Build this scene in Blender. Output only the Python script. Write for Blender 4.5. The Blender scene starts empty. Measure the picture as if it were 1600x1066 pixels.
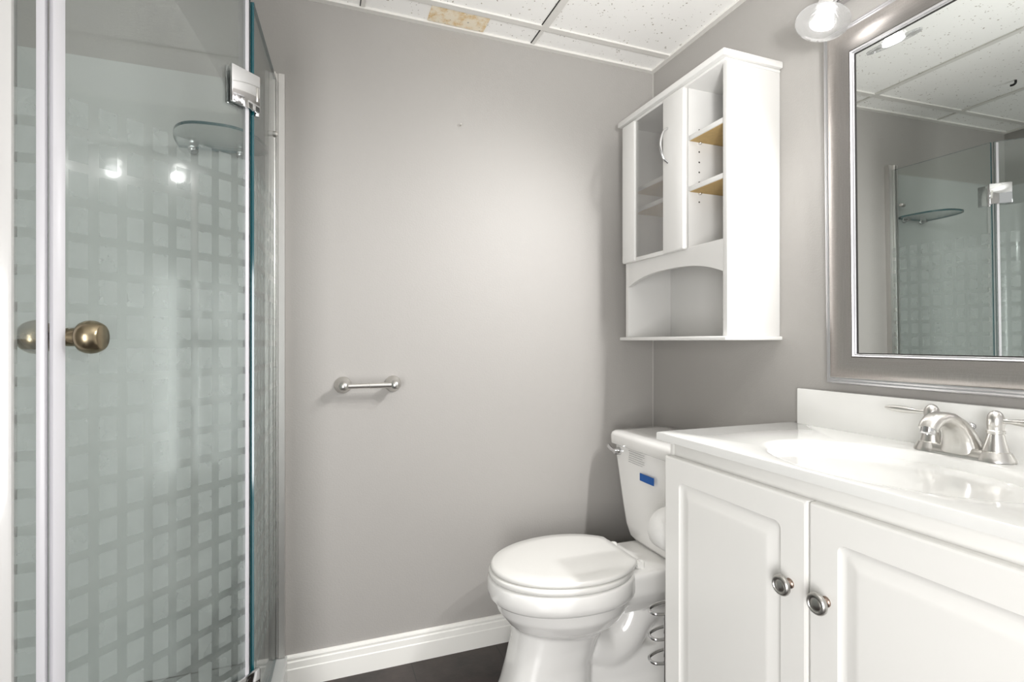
import bpy, bmesh, math, random
from mathutils import Vector, Matrix
random.seed(4)
C = bpy.context.scene.collection
PI = math.pi
# ------------------------------------------------------------------ camera
EYE = 1.10; FPX = 815.0; YAW = math.radians(20.6); HORIZON = 533.9
cam_d = bpy.data.cameras.new('camera'); cam = bpy.data.objects.new('camera', cam_d); C.objects.link(cam)
cam_d.sensor_width = 36.0; cam_d.lens = FPX * 36.0 / 1600.0; cam_d.clip_start = 0.02
cam_d.shift_y = (HORIZON - 533.0) / 1600.0
cam.location = (0, 0, EYE); cam.rotation_euler = (math.radians(90), 0, -YAW)
bpy.context.scene.camera = cam
# ------------------------------------------------------------------ view + world
vs = bpy.context.scene.view_settings
vs.view_transform = 'Standard'; vs.look = 'None'; vs.gamma = 1.0; vs.exposure = 1.68; vs.use_curve_mapping = False
w = bpy.data.worlds.new('world'); bpy.context.scene.world = w; w.use_nodes = True
w.node_tree.nodes['Background'].inputs[0].default_value = (1.0, 0.995, 0.985, 1)
w.node_tree.nodes['Background'].inputs[1].default_value = 0.25
# ------------------------------------------------------------------ room numbers
YB = 1.807; XR = 1.300; H = 2.204; XL = -1.06; YF = -1.3
LAMP_Y = (0.92, 0.674, 0.428); LAMP_X = 1.15; LAMP_Z = 1.872
LAMP_N = Vector((-0.35, 0, -0.94)).normalized()
SPILL_W = 1.35; BEAM_W = 9.3; BEAMS = (((-0.56, 0.74, -0.68), 0.50, 0.8), ((-0.46, 0.80, -0.62), 1.0, 0.3), ((-0.60, 0.72, -0.70), 1.25, 0.3))
def lamp_light(name, loc, direction, watts, cone=150, blend=0.75):
    l = bpy.data.lights.new(name, 'SPOT'); l.energy = watts; l.spot_size = math.radians(cone); l.spot_blend = blend
    l.shadow_soft_size = 0.028; l.color = (1.0, 0.99, 0.985)
    o = bpy.data.objects.new(name, l); C.objects.link(o); o.location = loc
    o.rotation_euler = Vector(direction).to_track_quat('-Z', 'Y').to_euler()
for y, (bdir, bshare, sshare) in zip(LAMP_Y, BEAMS):
    lamp_light('lamp_spill', Vector((LAMP_X, y, LAMP_Z)) + LAMP_N * 0.045, LAMP_N, SPILL_W * sshare, 150, 1.0)
    lamp_light('lamp_beam', Vector((LAMP_X, y, LAMP_Z)) + LAMP_N * 0.045, bdir, BEAM_W * bshare, 98, 1.0)
# flash bounced off the ceiling behind the camera
fl = bpy.data.lights.new('bounced_flash', 'SPOT'); fl.energy = 42; fl.spot_size = math.radians(84); fl.spot_blend = 1.0; fl.shadow_soft_size = 0.10; fl.color = (1.0, 0.995, 0.985)
fo = bpy.data.objects.new('bounced_flash', fl); C.objects.link(fo); fo.location = (0.15, -0.30, 1.25); fo.rotation_euler = Vector((0.62, 0.85, 0.95)).to_track_quat('-Z', 'Y').to_euler()
# added fill light, out of view behind and to the left of the camera
al = bpy.data.lights.new('fill_light', 'AREA'); al.shape = 'RECTANGLE'; al.size = 1.5; al.size_y = 1.5; al.energy = 30; al.color = (1.0, 0.99, 0.985)
ao = bpy.data.objects.new('fill_light', al); C.objects.link(ao); ao.location = (-1.0, -0.85, 0.85)
ao.rotation_euler = Vector((1.0, 0.62, 0)).to_track_quat('-Z', 'Y').to_euler()

# ------------------------------------------------------------------ materials
def s2l(c):
    return tuple(((v / 255.0) / 12.92 if v / 255.0 <= 0.04045 else ((v / 255.0 + 0.055) / 1.055) ** 2.4) for v in c) + (1.0,)
def nodes(m): return m.node_tree.nodes, m.node_tree.links
def mat(name, rgb, rough=0.5, metal=0.0, coat=0.0, bump=0.0, bscale=50.0, var=0.0, vscale=3.0, aniso=0.0, spec=None):
    m = bpy.data.materials.new(name); m.use_nodes = True; N, L = nodes(m); b = N['Principled BSDF']
    b.inputs['Base Color'].default_value = s2l(rgb); b.inputs['Roughness'].default_value = rough
    b.inputs['Metallic'].default_value = metal; b.inputs['Coat Weight'].default_value = coat
    b.inputs['Coat Roughness'].default_value = 0.08; b.inputs['Anisotropic'].default_value = aniso
    if spec is not None: b.inputs['Specular IOR Level'].default_value = spec
    tc = N.new('ShaderNodeTexCoord')
    if var:
        n = N.new('ShaderNodeTexNoise'); n.inputs['Scale'].default_value = vscale; n.inputs['Detail'].default_value = 4
        L.new(tc.outputs['Object'], n.inputs['Vector'])
        mx = N.new('ShaderNodeMix'); mx.data_type = 'RGBA'
        c = s2l(rgb); mx.inputs[6].default_value = tuple(v * (1 - var) for v in c[:3]) + (1,); mx.inputs[7].default_value = tuple(min(1, v * (1 + var)) for v in c[:3]) + (1,)
        L.new(n.outputs['Fac'], mx.inputs[0]); L.new(mx.outputs[2], b.inputs['Base Color'])
    if bump:
        n = N.new('ShaderNodeTexNoise'); n.inputs['Scale'].default_value = bscale; n.inputs['Detail'].default_value = 3
        L.new(tc.outputs['Object'], n.inputs['Vector'])
        bp = N.new('ShaderNodeBump'); bp.inputs['Strength'].default_value = bump; bp.inputs['Distance'].default_value = 0.002
        L.new(n.outputs['Fac'], bp.inputs['Height']); L.new(bp.outputs[0], b.inputs['Normal'])
    return m
M = {}
M['wall'] = mat('grey_wall_paint', (164, 161, 157), 0.55, bump=0.25, bscale=180, var=0.015, vscale=2.0)
M['white_paint'] = mat('white_trim_paint', (238, 237, 232), 0.35, var=0.02, vscale=9)
M['lacquer'] = mat('white_thermofoil', (242, 241, 237), 0.28, coat=0.25)
M['cab_white'] = mat('white_melamine', (218, 217, 214), 0.38)
M['particle'] = mat('raw_particleboard', (196, 166, 112), 0.8, bump=0.5, bscale=300, var=0.15, vscale=60)
M['marble'] = mat('cultured_marble_white', (236, 236, 233), 0.10, coat=0.5)
M['porcelain'] = mat('white_porcelain', (236, 235, 232), 0.10, coat=0.6)
M['seat'] = mat('white_seat_plastic', (228, 227, 223), 0.22)
M['chrome'] = mat('polished_chrome', (215, 215, 216), 0.06, 1.0)
M['nickel'] = mat('brushed_nickel', (216, 214, 210), 0.28, 1.0, bump=0.05, bscale=400)
M['pewter'] = mat('aged_pewter', (190, 188, 184), 0.3, 1.0, var=0.25, vscale=60)
M['copper'] = mat('copper_toned_stem', (146, 130, 119), 0.3, 1.0)
M['satin_alu'] = mat('satin_aluminium', (214, 212, 209), 0.42, 1.0)
M['white_alu'] = mat('white_aluminium_profile', (208, 207, 205), 0.3, coat=0.3)
M['seal'] = mat('white_vinyl_seal', (206, 205, 209), 0.35)
M['brass'] = mat('antique_brass', (158, 145, 120), 0.27, 1.0, bump=0.08, bscale=500)
M['hinge_brass'] = mat('small_hinge_brass', (96, 80, 48), 0.4, 1.0)
M['tape'] = mat('blue_sticker', (20, 84, 158), 0.6)
M['print'] = mat('grey_print', (150, 150, 150), 0.7)
M['paper'] = mat('tissue_paper', (240, 239, 236), 0.9, bump=0.3, bscale=250)
M['card'] = mat('cardboard_core', (168, 140, 108), 0.9)
M['black'] = mat('black_plastic', (20, 20, 20), 0.5)
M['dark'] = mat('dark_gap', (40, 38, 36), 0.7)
M['acrylic'] = mat('shower_surround_acrylic', (190, 192, 190), 0.2, coat=0.3)
M['tgrid'] = mat('ceiling_grid_white', (222, 220, 215), 0.5)
M['bead'] = mat('frame_silver_lip', (236, 235, 238), 0.34, 1.0)

def m_frame():
    m = mat('brushed_silver_frame', (176, 170, 166), 0.36, 1.0); N, L = nodes(m); b = N['Principled BSDF']
    tc = N.new('ShaderNodeTexCoord'); mp = N.new('ShaderNodeMapping'); mp.inputs['Scale'].default_value = (900, 14, 900)
    mp2 = N.new('ShaderNodeMapping'); mp2.inputs['Scale'].default_value = (900, 900, 14)
    a = N.new('ShaderNodeTexNoise'); a.inputs['Scale'].default_value = 1.0; c = N.new('ShaderNodeTexNoise'); c.inputs['Scale'].default_value = 1.0
    L.new(tc.outputs['Object'], mp.inputs[0]); L.new(mp.outputs[0], a.inputs['Vector']); L.new(tc.outputs['Object'], mp2.inputs[0]); L.new(mp2.outputs[0], c.inputs['Vector'])
    ad = N.new('ShaderNodeMath'); ad.operation = 'ADD'; L.new(a.outputs['Fac'], ad.inputs[0]); L.new(c.outputs['Fac'], ad.inputs[1])
    cr = N.new('ShaderNodeValToRGB'); cr.color_ramp.elements[0].position = 0.35; cr.color_ramp.elements[0].color = s2l((186, 180, 176)); cr.color_ramp.elements[1].position = 0.7; cr.color_ramp.elements[1].color = s2l((204, 199, 196))
    hf = N.new('ShaderNodeMath'); hf.operation = 'MULTIPLY'; hf.inputs[1].default_value = 0.5; L.new(ad.outputs[0], hf.inputs[0]); L.new(hf.outputs[0], cr.inputs[0]); L.new(cr.outputs[0], b.inputs['Base Color'])
    return m
M['frame'] = m_frame()
def m_mirror():
    m = mat('mirror_silver', (225, 228, 226), 0.0, 1.0); return m
M['mirror'] = m_mirror()
def m_floor():
    m = mat('dark_slate_vinyl', (60, 52, 50), 0.32); N, L = nodes(m); b = N['Principled BSDF']
    tc = N.new('ShaderNodeTexCoord'); n = N.new('ShaderNodeTexNoise'); n.inputs['Scale'].default_value = 7; n.inputs['Detail'].default_value = 9; n.inputs['Roughness'].default_value = 0.65
    L.new(tc.outputs['Object'], n.inputs['Vector'])
    cr = N.new('ShaderNodeValToRGB'); e = cr.color_ramp.elements; e[0].position = 0.3; e[0].color = s2l((33, 29, 29)); e[1].position = 0.72; e[1].color = s2l((72, 61, 57))
    L.new(n.outputs['Fac'], cr.inputs[0])
    br = N.new('ShaderNodeTexBrick'); br.inputs['Scale'].default_value = 1.0; br.inputs['Brick Width'].default_value = 0.305; br.inputs['Row Height'].default_value = 0.305; br.offset = 0.0
    br.inputs['Mortar Size'].default_value = 0.0015; L.new(tc.outputs['Object'], br.inputs['Vector'])
    mx = N.new('ShaderNodeMix'); mx.data_type = 'RGBA'; mx.inputs[7].default_value = s2l((30, 27, 27)); L.new(br.outputs['Fac'], mx.inputs[0]); L.new(cr.outputs[0], mx.inputs[6]); L.new(mx.outputs[2], b.inputs['Base Color'])
    bp = N.new('ShaderNodeBump'); bp.inputs['Strength'].default_value = 0.3; bp.inputs['Distance'].default_value = 0.004; L.new(n.outputs['Fac'], bp.inputs['Height']); L.new(bp.outputs[0], b.inputs['Normal'])
    return m
M['floor'] = m_floor()
def m_tile(name, base, blot=None):
    m = mat(name, base, 0.85); N, L = nodes(m); b = N['Principled BSDF']
    tc = N.new('ShaderNodeTexCoord')
    v = N.new('ShaderNodeTexVoronoi'); v.inputs['Scale'].default_value = 85; v.inputs['Randomness'].default_value = 1.0; L.new(tc.outputs['Object'], v.inputs['Vector'])
    n = N.new('ShaderNodeTexNoise'); n.inputs['Scale'].default_value = 34; n.inputs['Detail'].default_value = 3; L.new(tc.outputs['Object'], n.inputs['Vector'])
    # pinhole size varies with the noise
    mr = N.new('ShaderNodeMapRange'); mr.inputs['From Min'].default_value = 0.42; mr.inputs['From Max'].default_value = 0.68; mr.inputs['To Min'].default_value = 0.0; mr.inputs['To Max'].default_value = 0.30; L.new(n.outputs['Fac'], mr.inputs['Value'])
    lt = N.new('ShaderNodeMath'); lt.operation = 'LESS_THAN'; L.new(v.outputs['Distance'], lt.inputs[0]); L.new(mr.outputs[0], lt.inputs[1])
    mx = N.new('ShaderNodeMix'); mx.data_type = 'RGBA'; mx.inputs[6].default_value = s2l(base); mx.inputs[7].default_value = s2l((178, 172, 162)); L.new(lt.outputs[0], mx.inputs[0])
    out = mx.outputs[2]
    if blot:
        n2 = N.new('ShaderNodeTexNoise'); n2.inputs['Scale'].default_value = 26; n2.inputs['Detail'].default_value = 8; n2.inputs['Roughness'].default_value = 0.7; L.new(tc.outputs['Object'], n2.inputs['Vector'])
        cr = N.new('ShaderNodeValToRGB'); e = cr.color_ramp.elements; e[0].position = 0.46; e[0].color = (0, 0, 0, 1); e[1].position = 0.66; e[1].color = (1, 1, 1, 1); L.new(n2.outputs['Fac'], cr.inputs[0])
        m2 = N.new('ShaderNodeMix'); m2.data_type = 'RGBA'; L.new(cr.outputs[0], m2.inputs[0]); L.new(out, m2.inputs[6]); m2.inputs[7].default_value = s2l(blot); out = m2.outputs[2]
    L.new(out, b.inputs['Base Color'])
    bp = N.new('ShaderNodeBump'); bp.inputs['Strength'].default_value = 0.5; bp.inputs['Distance'].default_value = 0.002; bp.invert = True; L.new(lt.outputs[0], bp.inputs['Height']); L.new(bp.outputs[0], b.inputs['Normal'])
    return m
M['tile'] = m_tile('mineral_fibre_tile', (247, 246, 243))
M['tile_stained'] = m_tile('stained_fibre_tile', (240, 229, 208), (216, 180, 116))

def thin_glass(name, tint, refl=1.0, haze=0.05, pattern=None, edge=False, ribs=False, fog=(0.56, 0.61, 0.59), glow=0.28, grough=0.14):
    m = bpy.data.materials.new(name); m.use_nodes = True; N, L = nodes(m)
    for n in list(N):
        if n.type != 'OUTPUT_MATERIAL': N.remove(n)
    out = [n for n in N if n.type == 'OUTPUT_MATERIAL'][0]
    tr = N.new('ShaderNodeBsdfTransparent'); tr.inputs[0].default_value = tuple(tint) + (1,)
    df = N.new('ShaderNodeBsdfDiffuse'); df.inputs[0].default_value = tuple(fog) + (1,)
    tl = N.new('ShaderNodeBsdfTranslucent'); tl.inputs[0].default_value = tuple(fog) + (1,)
    fz = N.new('ShaderNodeMixShader'); fz.inputs[0].default_value = 0.5; L.new(df.outputs[0], fz.inputs[1]); L.new(tl.outputs[0], fz.inputs[2])
    body = N.new('ShaderNodeMixShader'); body.inputs[0].default_value = haze; L.new(tr.outputs[0], body.inputs[1]); L.new(fz.outputs[0], body.inputs[2])
    sharp = N.new('ShaderNodeBsdfGlossy'); sharp.inputs['Roughness'].default_value = 0.01
    wide = N.new('ShaderNodeBsdfGlossy'); wide.inputs['Roughness'].default_value = grough
    gl = N.new('ShaderNodeMixShader'); gl.inputs[0].default_value = glow; L.new(sharp.outputs[0], gl.inputs[1]); L.new(wide.outputs[0], gl.inputs[2])
    fr = N.new('ShaderNodeFresnel'); fr.inputs['IOR'].default_value = 1.5
    fm = N.new('ShaderNodeMath'); fm.operation = 'MULTIPLY'; fm.inputs[1].default_value = refl; L.new(fr.outputs[0], fm.inputs[0])
    fin = N.new('ShaderNodeMixShader'); L.new(fm.outputs[0], fin.inputs[0]); L.new(body.outputs[0], fin.inputs[1]); L.new(gl.outputs[0], fin.inputs[2])
    L.new(fin.outputs[0], out.inputs[0])
    tc = N.new('ShaderNodeTexCoord')
    if ribs:
        sx = N.new('ShaderNodeSeparateXYZ'); L.new(tc.outputs['Object'], sx.inputs[0])
        mu = N.new('ShaderNodeMath'); mu.operation = 'MULTIPLY'; mu.inputs[1].default_value = 2 * PI / 0.006; L.new(sx.outputs['Y'], mu.inputs[0])
        si = N.new('ShaderNodeMath'); si.operation = 'SINE'; L.new(mu.outputs[0], si.inputs[0])
        mr = N.new('ShaderNodeMapRange'); mr.inputs['From Min'].default_value = -1; mr.inputs['From Max'].default_value = 1; mr.inputs['To Min'].default_value = haze * 0.75; mr.inputs['To Max'].default_value = haze * 1.25
        L.new(si.outputs[0], mr.inputs['Value']); L.new(mr.outputs[0], body.inputs[0])
    if pattern:
        u0, pu, wu, v0, pv, wv, sqh = pattern      # first column start, pitch, width; row top, pitch, height; frost amount
        sx = N.new('ShaderNodeSeparateXYZ'); L.new(tc.outputs['UV'], sx.inputs[0])
        def mth(op, a, bb):
            n = N.new('ShaderNodeMath'); n.operation = op
            for i, x in enumerate((a, bb)):
                if isinstance(x, (int, float)): n.inputs[i].default_value = x
                else: L.new(x, n.inputs[i])
            return n.outputs[0]
        fu = mth('FRACT', mth('DIVIDE', mth('ADD', mth('SUBTRACT', sx.outputs['X'], u0), 40 * pu), pu), 0)
        fv = mth('FRACT', mth('DIVIDE', mth('SUBTRACT', v0 + 40 * pv, sx.outputs['Y']), pv), 0)
        sq = mth('MULTIPLY', mth('LESS_THAN', fu, wu / pu), mth('LESS_THAN', fv, wv / pv))
        sq = mth('MULTIPLY', sq, mth('MULTIPLY', mth('LESS_THAN', sx.outputs['Y'], v0), mth('GREATER_THAN', sx.outputs['Y'], 0.30)))
        nz = N.new('ShaderNodeTexNoise'); nz.inputs['Scale'].default_value = 9; nz.inputs['Detail'].default_value = 5; L.new(tc.outputs['UV'], nz.inputs['Vector'])
        hz = mth('MULTIPLY', nz.outputs['Fac'], haze * 2)
        tot = mth('ADD', mth('MULTIPLY', sq, sqh), hz); L.new(tot, body.inputs[0])
        L.new(mth('MULTIPLY', mth('MULTIPLY', fr.outputs[0], refl), mth('SUBTRACT', 1.0, mth('MULTIPLY', sq, 0.8))), fin.inputs[0])
    return m
PAT = (0.3359, 0.047, 0.030, 1.528, 0.063, 0.046, 0.30)
M['glass'] = thin_glass('patterned_shower_glass', (0.945, 0.966, 0.957), 0.8, 0.06, PAT)
M['glass_plain'] = thin_glass('clear_shower_glass', (0.960, 0.980, 0.974), 0.5, 0.015)
M['glass_edge'] = mat('green_glass_edge', (24, 84, 92), 0.12, coat=0.5)
M['shelf_glass'] = thin_glass('shelf_glass', (0.965, 0.985, 0.98), 0.6, 0.02)
M['lamp_glass'] = thin_glass('lamp_glass', (0.96, 0.96, 0.96), 0.7, 0.16, fog=(0.9, 0.9, 0.9))
M['ribbed'] = thin_glass('ribbed_acrylic', (0.93, 0.93, 0.925), 0.4, 0.13, ribs=True, fog=(0.7, 0.69, 0.68))
def m_emit(name, col, st):
    m = bpy.data.materials.new(name); m.use_nodes = True; N, L = nodes(m); b = N['Principled BSDF']
    b.inputs['Emission Color'].default_value = tuple(col) + (1,); b.inputs['Emission Strength'].default_value = st; return m
M['bulb'] = m_emit('lit_halogen_face', (1.0, 0.98, 0.95), 3.2)

# ------------------------------------------------------------------ mesh helpers
def finish(name, bm, m, parent=None, smooth=35, extra=None):
    bmesh.ops.recalc_face_normals(bm, faces=bm.faces)
    me = bpy.data.meshes.new(name); bm.to_mesh(me); bm.free()
    me.materials.append(M[m])
    for e in (extra or []): me.materials.append(M[e])
    if smooth:
        for p in me.polygons: p.use_smooth = True
        me.set_sharp_from_angle(angle=math.radians(smooth))
    o = bpy.data.objects.new(name, me); C.objects.link(o)
    if parent: o.parent = parent
    return o
def tag(o, label=None, cat=None, group=None, kind=None):
    if label: o['label'] = label
    if cat: o['category'] = cat
    if group: o['group'] = group
    if kind: o['kind'] = kind
    return o
def thing(name, label, cat, loc=(0, 0, 0), group=None):
    o = bpy.data.objects.new(name, None); o.empty_display_size = 0.05; C.objects.link(o); o.location = loc
    return tag(o, label, cat, group)
def box(bm, a, b, bev=0.0, seg=2, M4=None):
    lo = [min(a[i], b[i]) for i in range(3)]; hi = [max(a[i], b[i]) for i in range(3)]
    r = bmesh.ops.create_cube(bm, size=1.0); vs_ = r['verts']
    for v in vs_:
        v.co = Vector([lo[i] + (v.co[i] + 0.5) * (hi[i] - lo[i]) for i in range(3)])
    if bev:
        es = list({e for v in vs_ for e in v.link_edges})
        rr = bmesh.ops.bevel(bm, geom=es, offset=bev, segments=seg, profile=0.5, affect='EDGES'); vs_ = list({v for f in rr['faces'] for v in f.verts} | {v for v in vs_ if v.is_valid})
    if M4 is not None:
        for v in vs_: v.co = M4 @ v.co
    return vs_
def boxes(lst, bev=0.0):
    bm = bmesh.new()
    for a, b in lst: box(bm, a, b, bev)
    return bm
def loft(bm, rings, cap0=True, cap1=True, close=True):
    R = [[bm.verts.new(p) for p in r] for r in rings]; n = len(R[0])
    for i in range(len(R) - 1):
        for j in range(n if close else n - 1):
            k = (j + 1) % n
            try: bm.faces.new((R[i][j], R[i][k], R[i + 1][k], R[i + 1][j]))
            except ValueError: pass
    if cap0: bm.faces.new(R[0][::-1])
    if cap1: bm.faces.new(R[-1])
    return R
def frame_of(axis):
    axis = Vector(axis).normalized(); t = Vector((0, 0, 1)) if abs(axis.z) < 0.9 else Vector((1, 0, 0))
    u = axis.cross(t).normalized(); v = axis.cross(u).normalized(); return axis, u, v
def lathe(bm, origin, axis, prof, n=40, cap0=True, cap1=True):
    a, u, v = frame_of(axis); o = Vector(origin)
    rings = [[o + a * t + (u * math.cos(2 * PI * k / n) + v * math.sin(2 * PI * k / n)) * max(r, 1e-4) for k in range(n)] for t, r in prof]
    return loft(bm, rings, cap0, cap1)
def tube(bm, pts, rad, n=14, cap=True, ell=None):
    pts = [Vector(p) for p in pts]; rings = []; prev = None
    for i, p in enumerate(pts):
        d = (pts[min(i + 1, len(pts) - 1)] - pts[max(i - 1, 0)]).normalized()
        if prev is None: _, u, v = frame_of(d)
        else:
            u = (prev - d * prev.dot(d)).normalized(); v = d.cross(u).normalized()
        prev = u; r = rad[i] if isinstance(rad, (list, tuple)) else rad
        rings.append([p + (u * math.cos(2 * PI * k / n) + v * math.sin(2 * PI * k / n)) * r for k in range(n)])
    return loft(bm, rings, cap, cap)
def smoothpath(pts, sub=6):
    P = [Vector(p) for p in pts]; out = []
    for i in range(len(P) - 1):
        p0 = P[max(i - 1, 0)]; p1 = P[i]; p2 = P[i + 1]; p3 = P[min(i + 2, len(P) - 1)]
        for k in range(sub):
            t = k / sub
            out.append(0.5 * ((2 * p1) + (-p0 + p2) * t + (2 * p0 - 5 * p1 + 4 * p2 - p3) * t * t + (-p0 + 3 * p1 - 3 * p2 + p3) * t ** 3))
    out.append(P[-1]); return out
def rrect(hw, hh, r, n=8):
    r = max(1e-4, min(r, hw - 1e-4, hh - 1e-4)); out = []
    for cx, cy, a0 in ((hw - r, hh - r, 0), (-(hw - r), hh - r, 90), (-(hw - r), -(hh - r), 180), (hw - r, -(hh - r), 270)):
        for k in range(n + 1):
            a = math.radians(a0 + 90 * k / n); out.append((cx + r * math.cos(a), cy + r * math.sin(a)))
    return out
def struct(name, bm, m, parent=None, **k):
    o = finish(name, bm, m, parent, smooth=None, **k); o['kind'] = 'structure'; return o

# ------------------------------------------------------------------ room shell
T = 0.10
struct('floor', boxes([((XL - T, YF, -T), (XR + T, YB + T, 0))]), 'floor')
struct('ceiling', boxes([((XL - T, YF, H + 0.006), (XR + T, YB + T, H + T))]), 'tile')
struct('wall_back', boxes([((XL - T, YB, 0), (XR + T, YB + T, H + 0.006))]), 'wall')
struct('wall_right', boxes([((XR, YF, 0), (XR + T, YB, H + 0.006))]), 'wall')
struct('wall_left', boxes([((XL - T, YF, 0), (XL, YB, H + 0.006))]), 'wall')
# ceiling grid: tees and wall angles
tn = 1
def trim(a, b, m='tgrid', bev=0.0):
    global tn
    o = struct('trim_%d' % tn, boxes([(a, b)], bev), m); tn += 1; return o
W2 = 0.012
YG = 1.683
trim((XL, YB - 0.020, H - 0.002), (XR, YB, H + 0.006)); trim((XR - 0.020, YF, H - 0.002), (XR, YB - 0.020, H + 0.006)); trim((XL, YF, H - 0.002), (XL + 0.020, YB - 0.020, H + 0.006))
for y in (YG, YG - 1.219, YG - 2.438): trim((XL + 0.020, y - W2, H), (XR - 0.020, y + W2, H + 0.006))
for x in (0.754, 0.144, -0.466):
    trim((x - W2 * 0.5, YG + W2, H + 0.001), (x + W2 * 0.5, YB - 0.020, H + 0.006)); trim((x - W2, YG - 1.219 + W2, H), (x + W2, YG - W2, H + 0.006))
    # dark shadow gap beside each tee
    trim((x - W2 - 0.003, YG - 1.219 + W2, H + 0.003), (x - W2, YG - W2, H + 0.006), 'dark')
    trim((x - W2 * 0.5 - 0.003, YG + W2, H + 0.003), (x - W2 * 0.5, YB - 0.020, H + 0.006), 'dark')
M['caulk'] = mat('painted_caulk', (186, 184, 179), 0.6)
trim((XR - 0.0028, YB - 0.0028, 0.0), (XR, YB, H - 0.003), 'caulk')     # caulked corner bead
# baseboards: stepped profile
def baseboard(name, p0, p1, nrm):
    prof = [(0, 0), (0.014, 0), (0.014, 0.058), (0.0115, 0.061), (0.0115, 0.080), (0.008, 0.083), (0.0085, 0.087), (0.010, 0.091), (0.0085, 0.096), (0.004, 0.099), (0, 0.100)]
    bm = bmesh.new(); n = Vector(nrm)
    rings = [[Vector(p) + n * d + Vector((0, 0, z)) for d, z in prof] for p in (p0, p1)]
    loft(bm, rings); return struct(name, bm, 'white_paint')
baseboard('baseboard_back', (-0.098, YB, 0), (XR, YB, 0), (0, -1, 0))
baseboard('baseboard_right', (XR, YB - 0.015, 0), (XR, 1.14, 0), (-1, 0, 0))

bm = boxes([((0.358, YG + W2 + 0.002, H + 0.002), (0.560, YB - 0.024, H + 0.006))], 0.0015)
tag(finish('ceiling_tile', bm, 'tile_stained', smooth=None), 'small water stained brown piece of ceiling tile along the back wall', 'ceiling tile')
bm = bmesh.new(); tube(bm, smoothpath([(-0.332, 1.395, H + 0.006), (-0.332, 1.396, H - 0.006), (-0.332, 1.403, H - 0.011), (-0.332, 1.414, H - 0.010)]), 0.0045)
tag(finish('ceiling_hook', bm, 'black'), 'small black hook on the ceiling tile, seen in the mirror', 'hook')
bm = bmesh.new(); lathe(bm, (0.482, YB + 0.004, 1.869), (0, -1, 0.1), [(0, 0.0016), (0.016, 0.0016), (0.016, 0.004), (0.018, 0.0035)], 12)
tag(finish('wall_nail', bm, 'nickel'), 'small nail left in the grey back wall', 'nail')

# ------------------------------------------------------------------ toilet paper holder on the back wall
t = thing('toilet_paper_holder', 'empty brushed nickel toilet paper holder on the grey back wall', 'toilet paper holder', (0.16, YB, 0.957))
def P_local(o, p): return tuple(Vector(p) - Vector(o.location))
for x in (0.083, 0.245):
    bm = bmesh.new()
    lathe(bm, P_local(t, (x, YB, 0.957)), (0, -1, 0), [(0, 0.027), (0.004, 0.0275), (0.009, 0.025), (0.016, 0.019), (0.026, 0.013), (0.036, 0.011), (0.042, 0.012), (0.047, 0.0155), (0.054, 0.0180), (0.061, 0.0175), (0.068, 0.014), (0.073, 0.008), (0.0745, 0.002)], 32)
    finish('post', bm, 'nickel', t, 50)
bm = bmesh.new()
x0, x1 = 0.090, 0.238; zz = 0.957; yy = YB - 0.060
lathe(bm, P_local(t, (x0, yy, zz)), (1, 0, 0), [(0, 0.0065), (0.006, 0.0065), (0.006, 0.0085), (0.072, 0.0085), (0.0725, 0.0098), (0.0745, 0.0098), (0.075, 0.0092), (x1 - x0 - 0.006, 0.0092), (x1 - x0 - 0.006, 0.0065), (x1 - x0, 0.0065)], 28)
finish('roller', bm, 'nickel', t, 30)

# ------------------------------------------------------------------ shower enclosure
ANG = math.radians(46)
J = Vector((-0.146, 1.387, 0)); D = Vector((-math.sin(ANG), -math.cos(ANG), 0)); NN = Vector((math.cos(ANG), -math.sin(ANG), 0))
DL = 0.389; J2 = J + D * DL
GZ0, GZ1 = 0.112, 1.915; GT = 0.008
sh = thing('shower_enclosure', 'neo-angle glass shower enclosure with etched squares on its panes, left of the back wall', 'shower enclosure', (J.x, J.y, 0))
def pane(name, A, Bp, parent, z0=GZ0, z1=GZ1, uoff=0.0, rev=False, m='glass', edge='glass_edge', face=-1):
    A = Vector(A); Bp = Vector(Bp); d = (Bp - A); L_ = d.length; d.normalize(); n = Vector((d.y, -d.x, 0))
    bm = bmesh.new(); uvl = bm.loops.layers.uv.new('UVMap')
    def V(u, s, z): return bm.verts.new(A + d * u + n * s * GT / 2 + Vector((0, 0, z)) - parent.location)
    v = {(i, s, k): V((0, L_)[i], s, (z0, z1)[k]) for i in (0, 1) for s in (-1, 1) for k in (0, 1)}
    def F(keys, mi):
        f = bm.faces.new([v[k] for k in keys]); f.material_index = mi
        for lp, k in zip(f.loops, keys): lp[uvl].uv = ((L_ if k[0] else 0.0) * (-1 if rev else 1) + uoff, z1 if k[2] else z0)
    for s in (-1, 1): F([(0, s, 0), (1, s, 0), (1, s, 1), (0, s, 1)], 0 if s == face else 2)
    F([(0, -1, 0), (0, 1, 0), (0, 1, 1), (0, -1, 1)], 1); F([(1, -1, 0), (1, 1, 0), (1, 1, 1), (1, -1, 1)], 1)
    F([(0, -1, 1), (1, -1, 1), (1, 1, 1), (0, 1, 1)], 1); F([(0, -1, 0), (1, -1, 0), (1, 1, 0), (0, 1, 0)], 1)
    return finish(name, bm, m, parent, None, extra=[edge, 'glass_plain'])
def L3(p, par=None): return Vector(p) - (par or sh).location
door = pane('shower_door', J + D * 0.004, J + D * (DL - 0.010), sh, uoff=0.004)
tag(door, 'hinged glass door pane with etched squares')
fix = pane('fixed_panel', J + Vector((0.003, 0.004, 0)), Vector((-0.118, YB - 0.012, 0)), sh, face=1)
CX = -0.468
side = pane('side_panel', J2 + Vector((-0.012, 0, 0)), Vector((CX - 0.01, J2.y, 0)), sh, uoff=0.372, rev=True)
side.data.uv_layers[0].data  # keeps etched squares running from the joint
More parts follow.
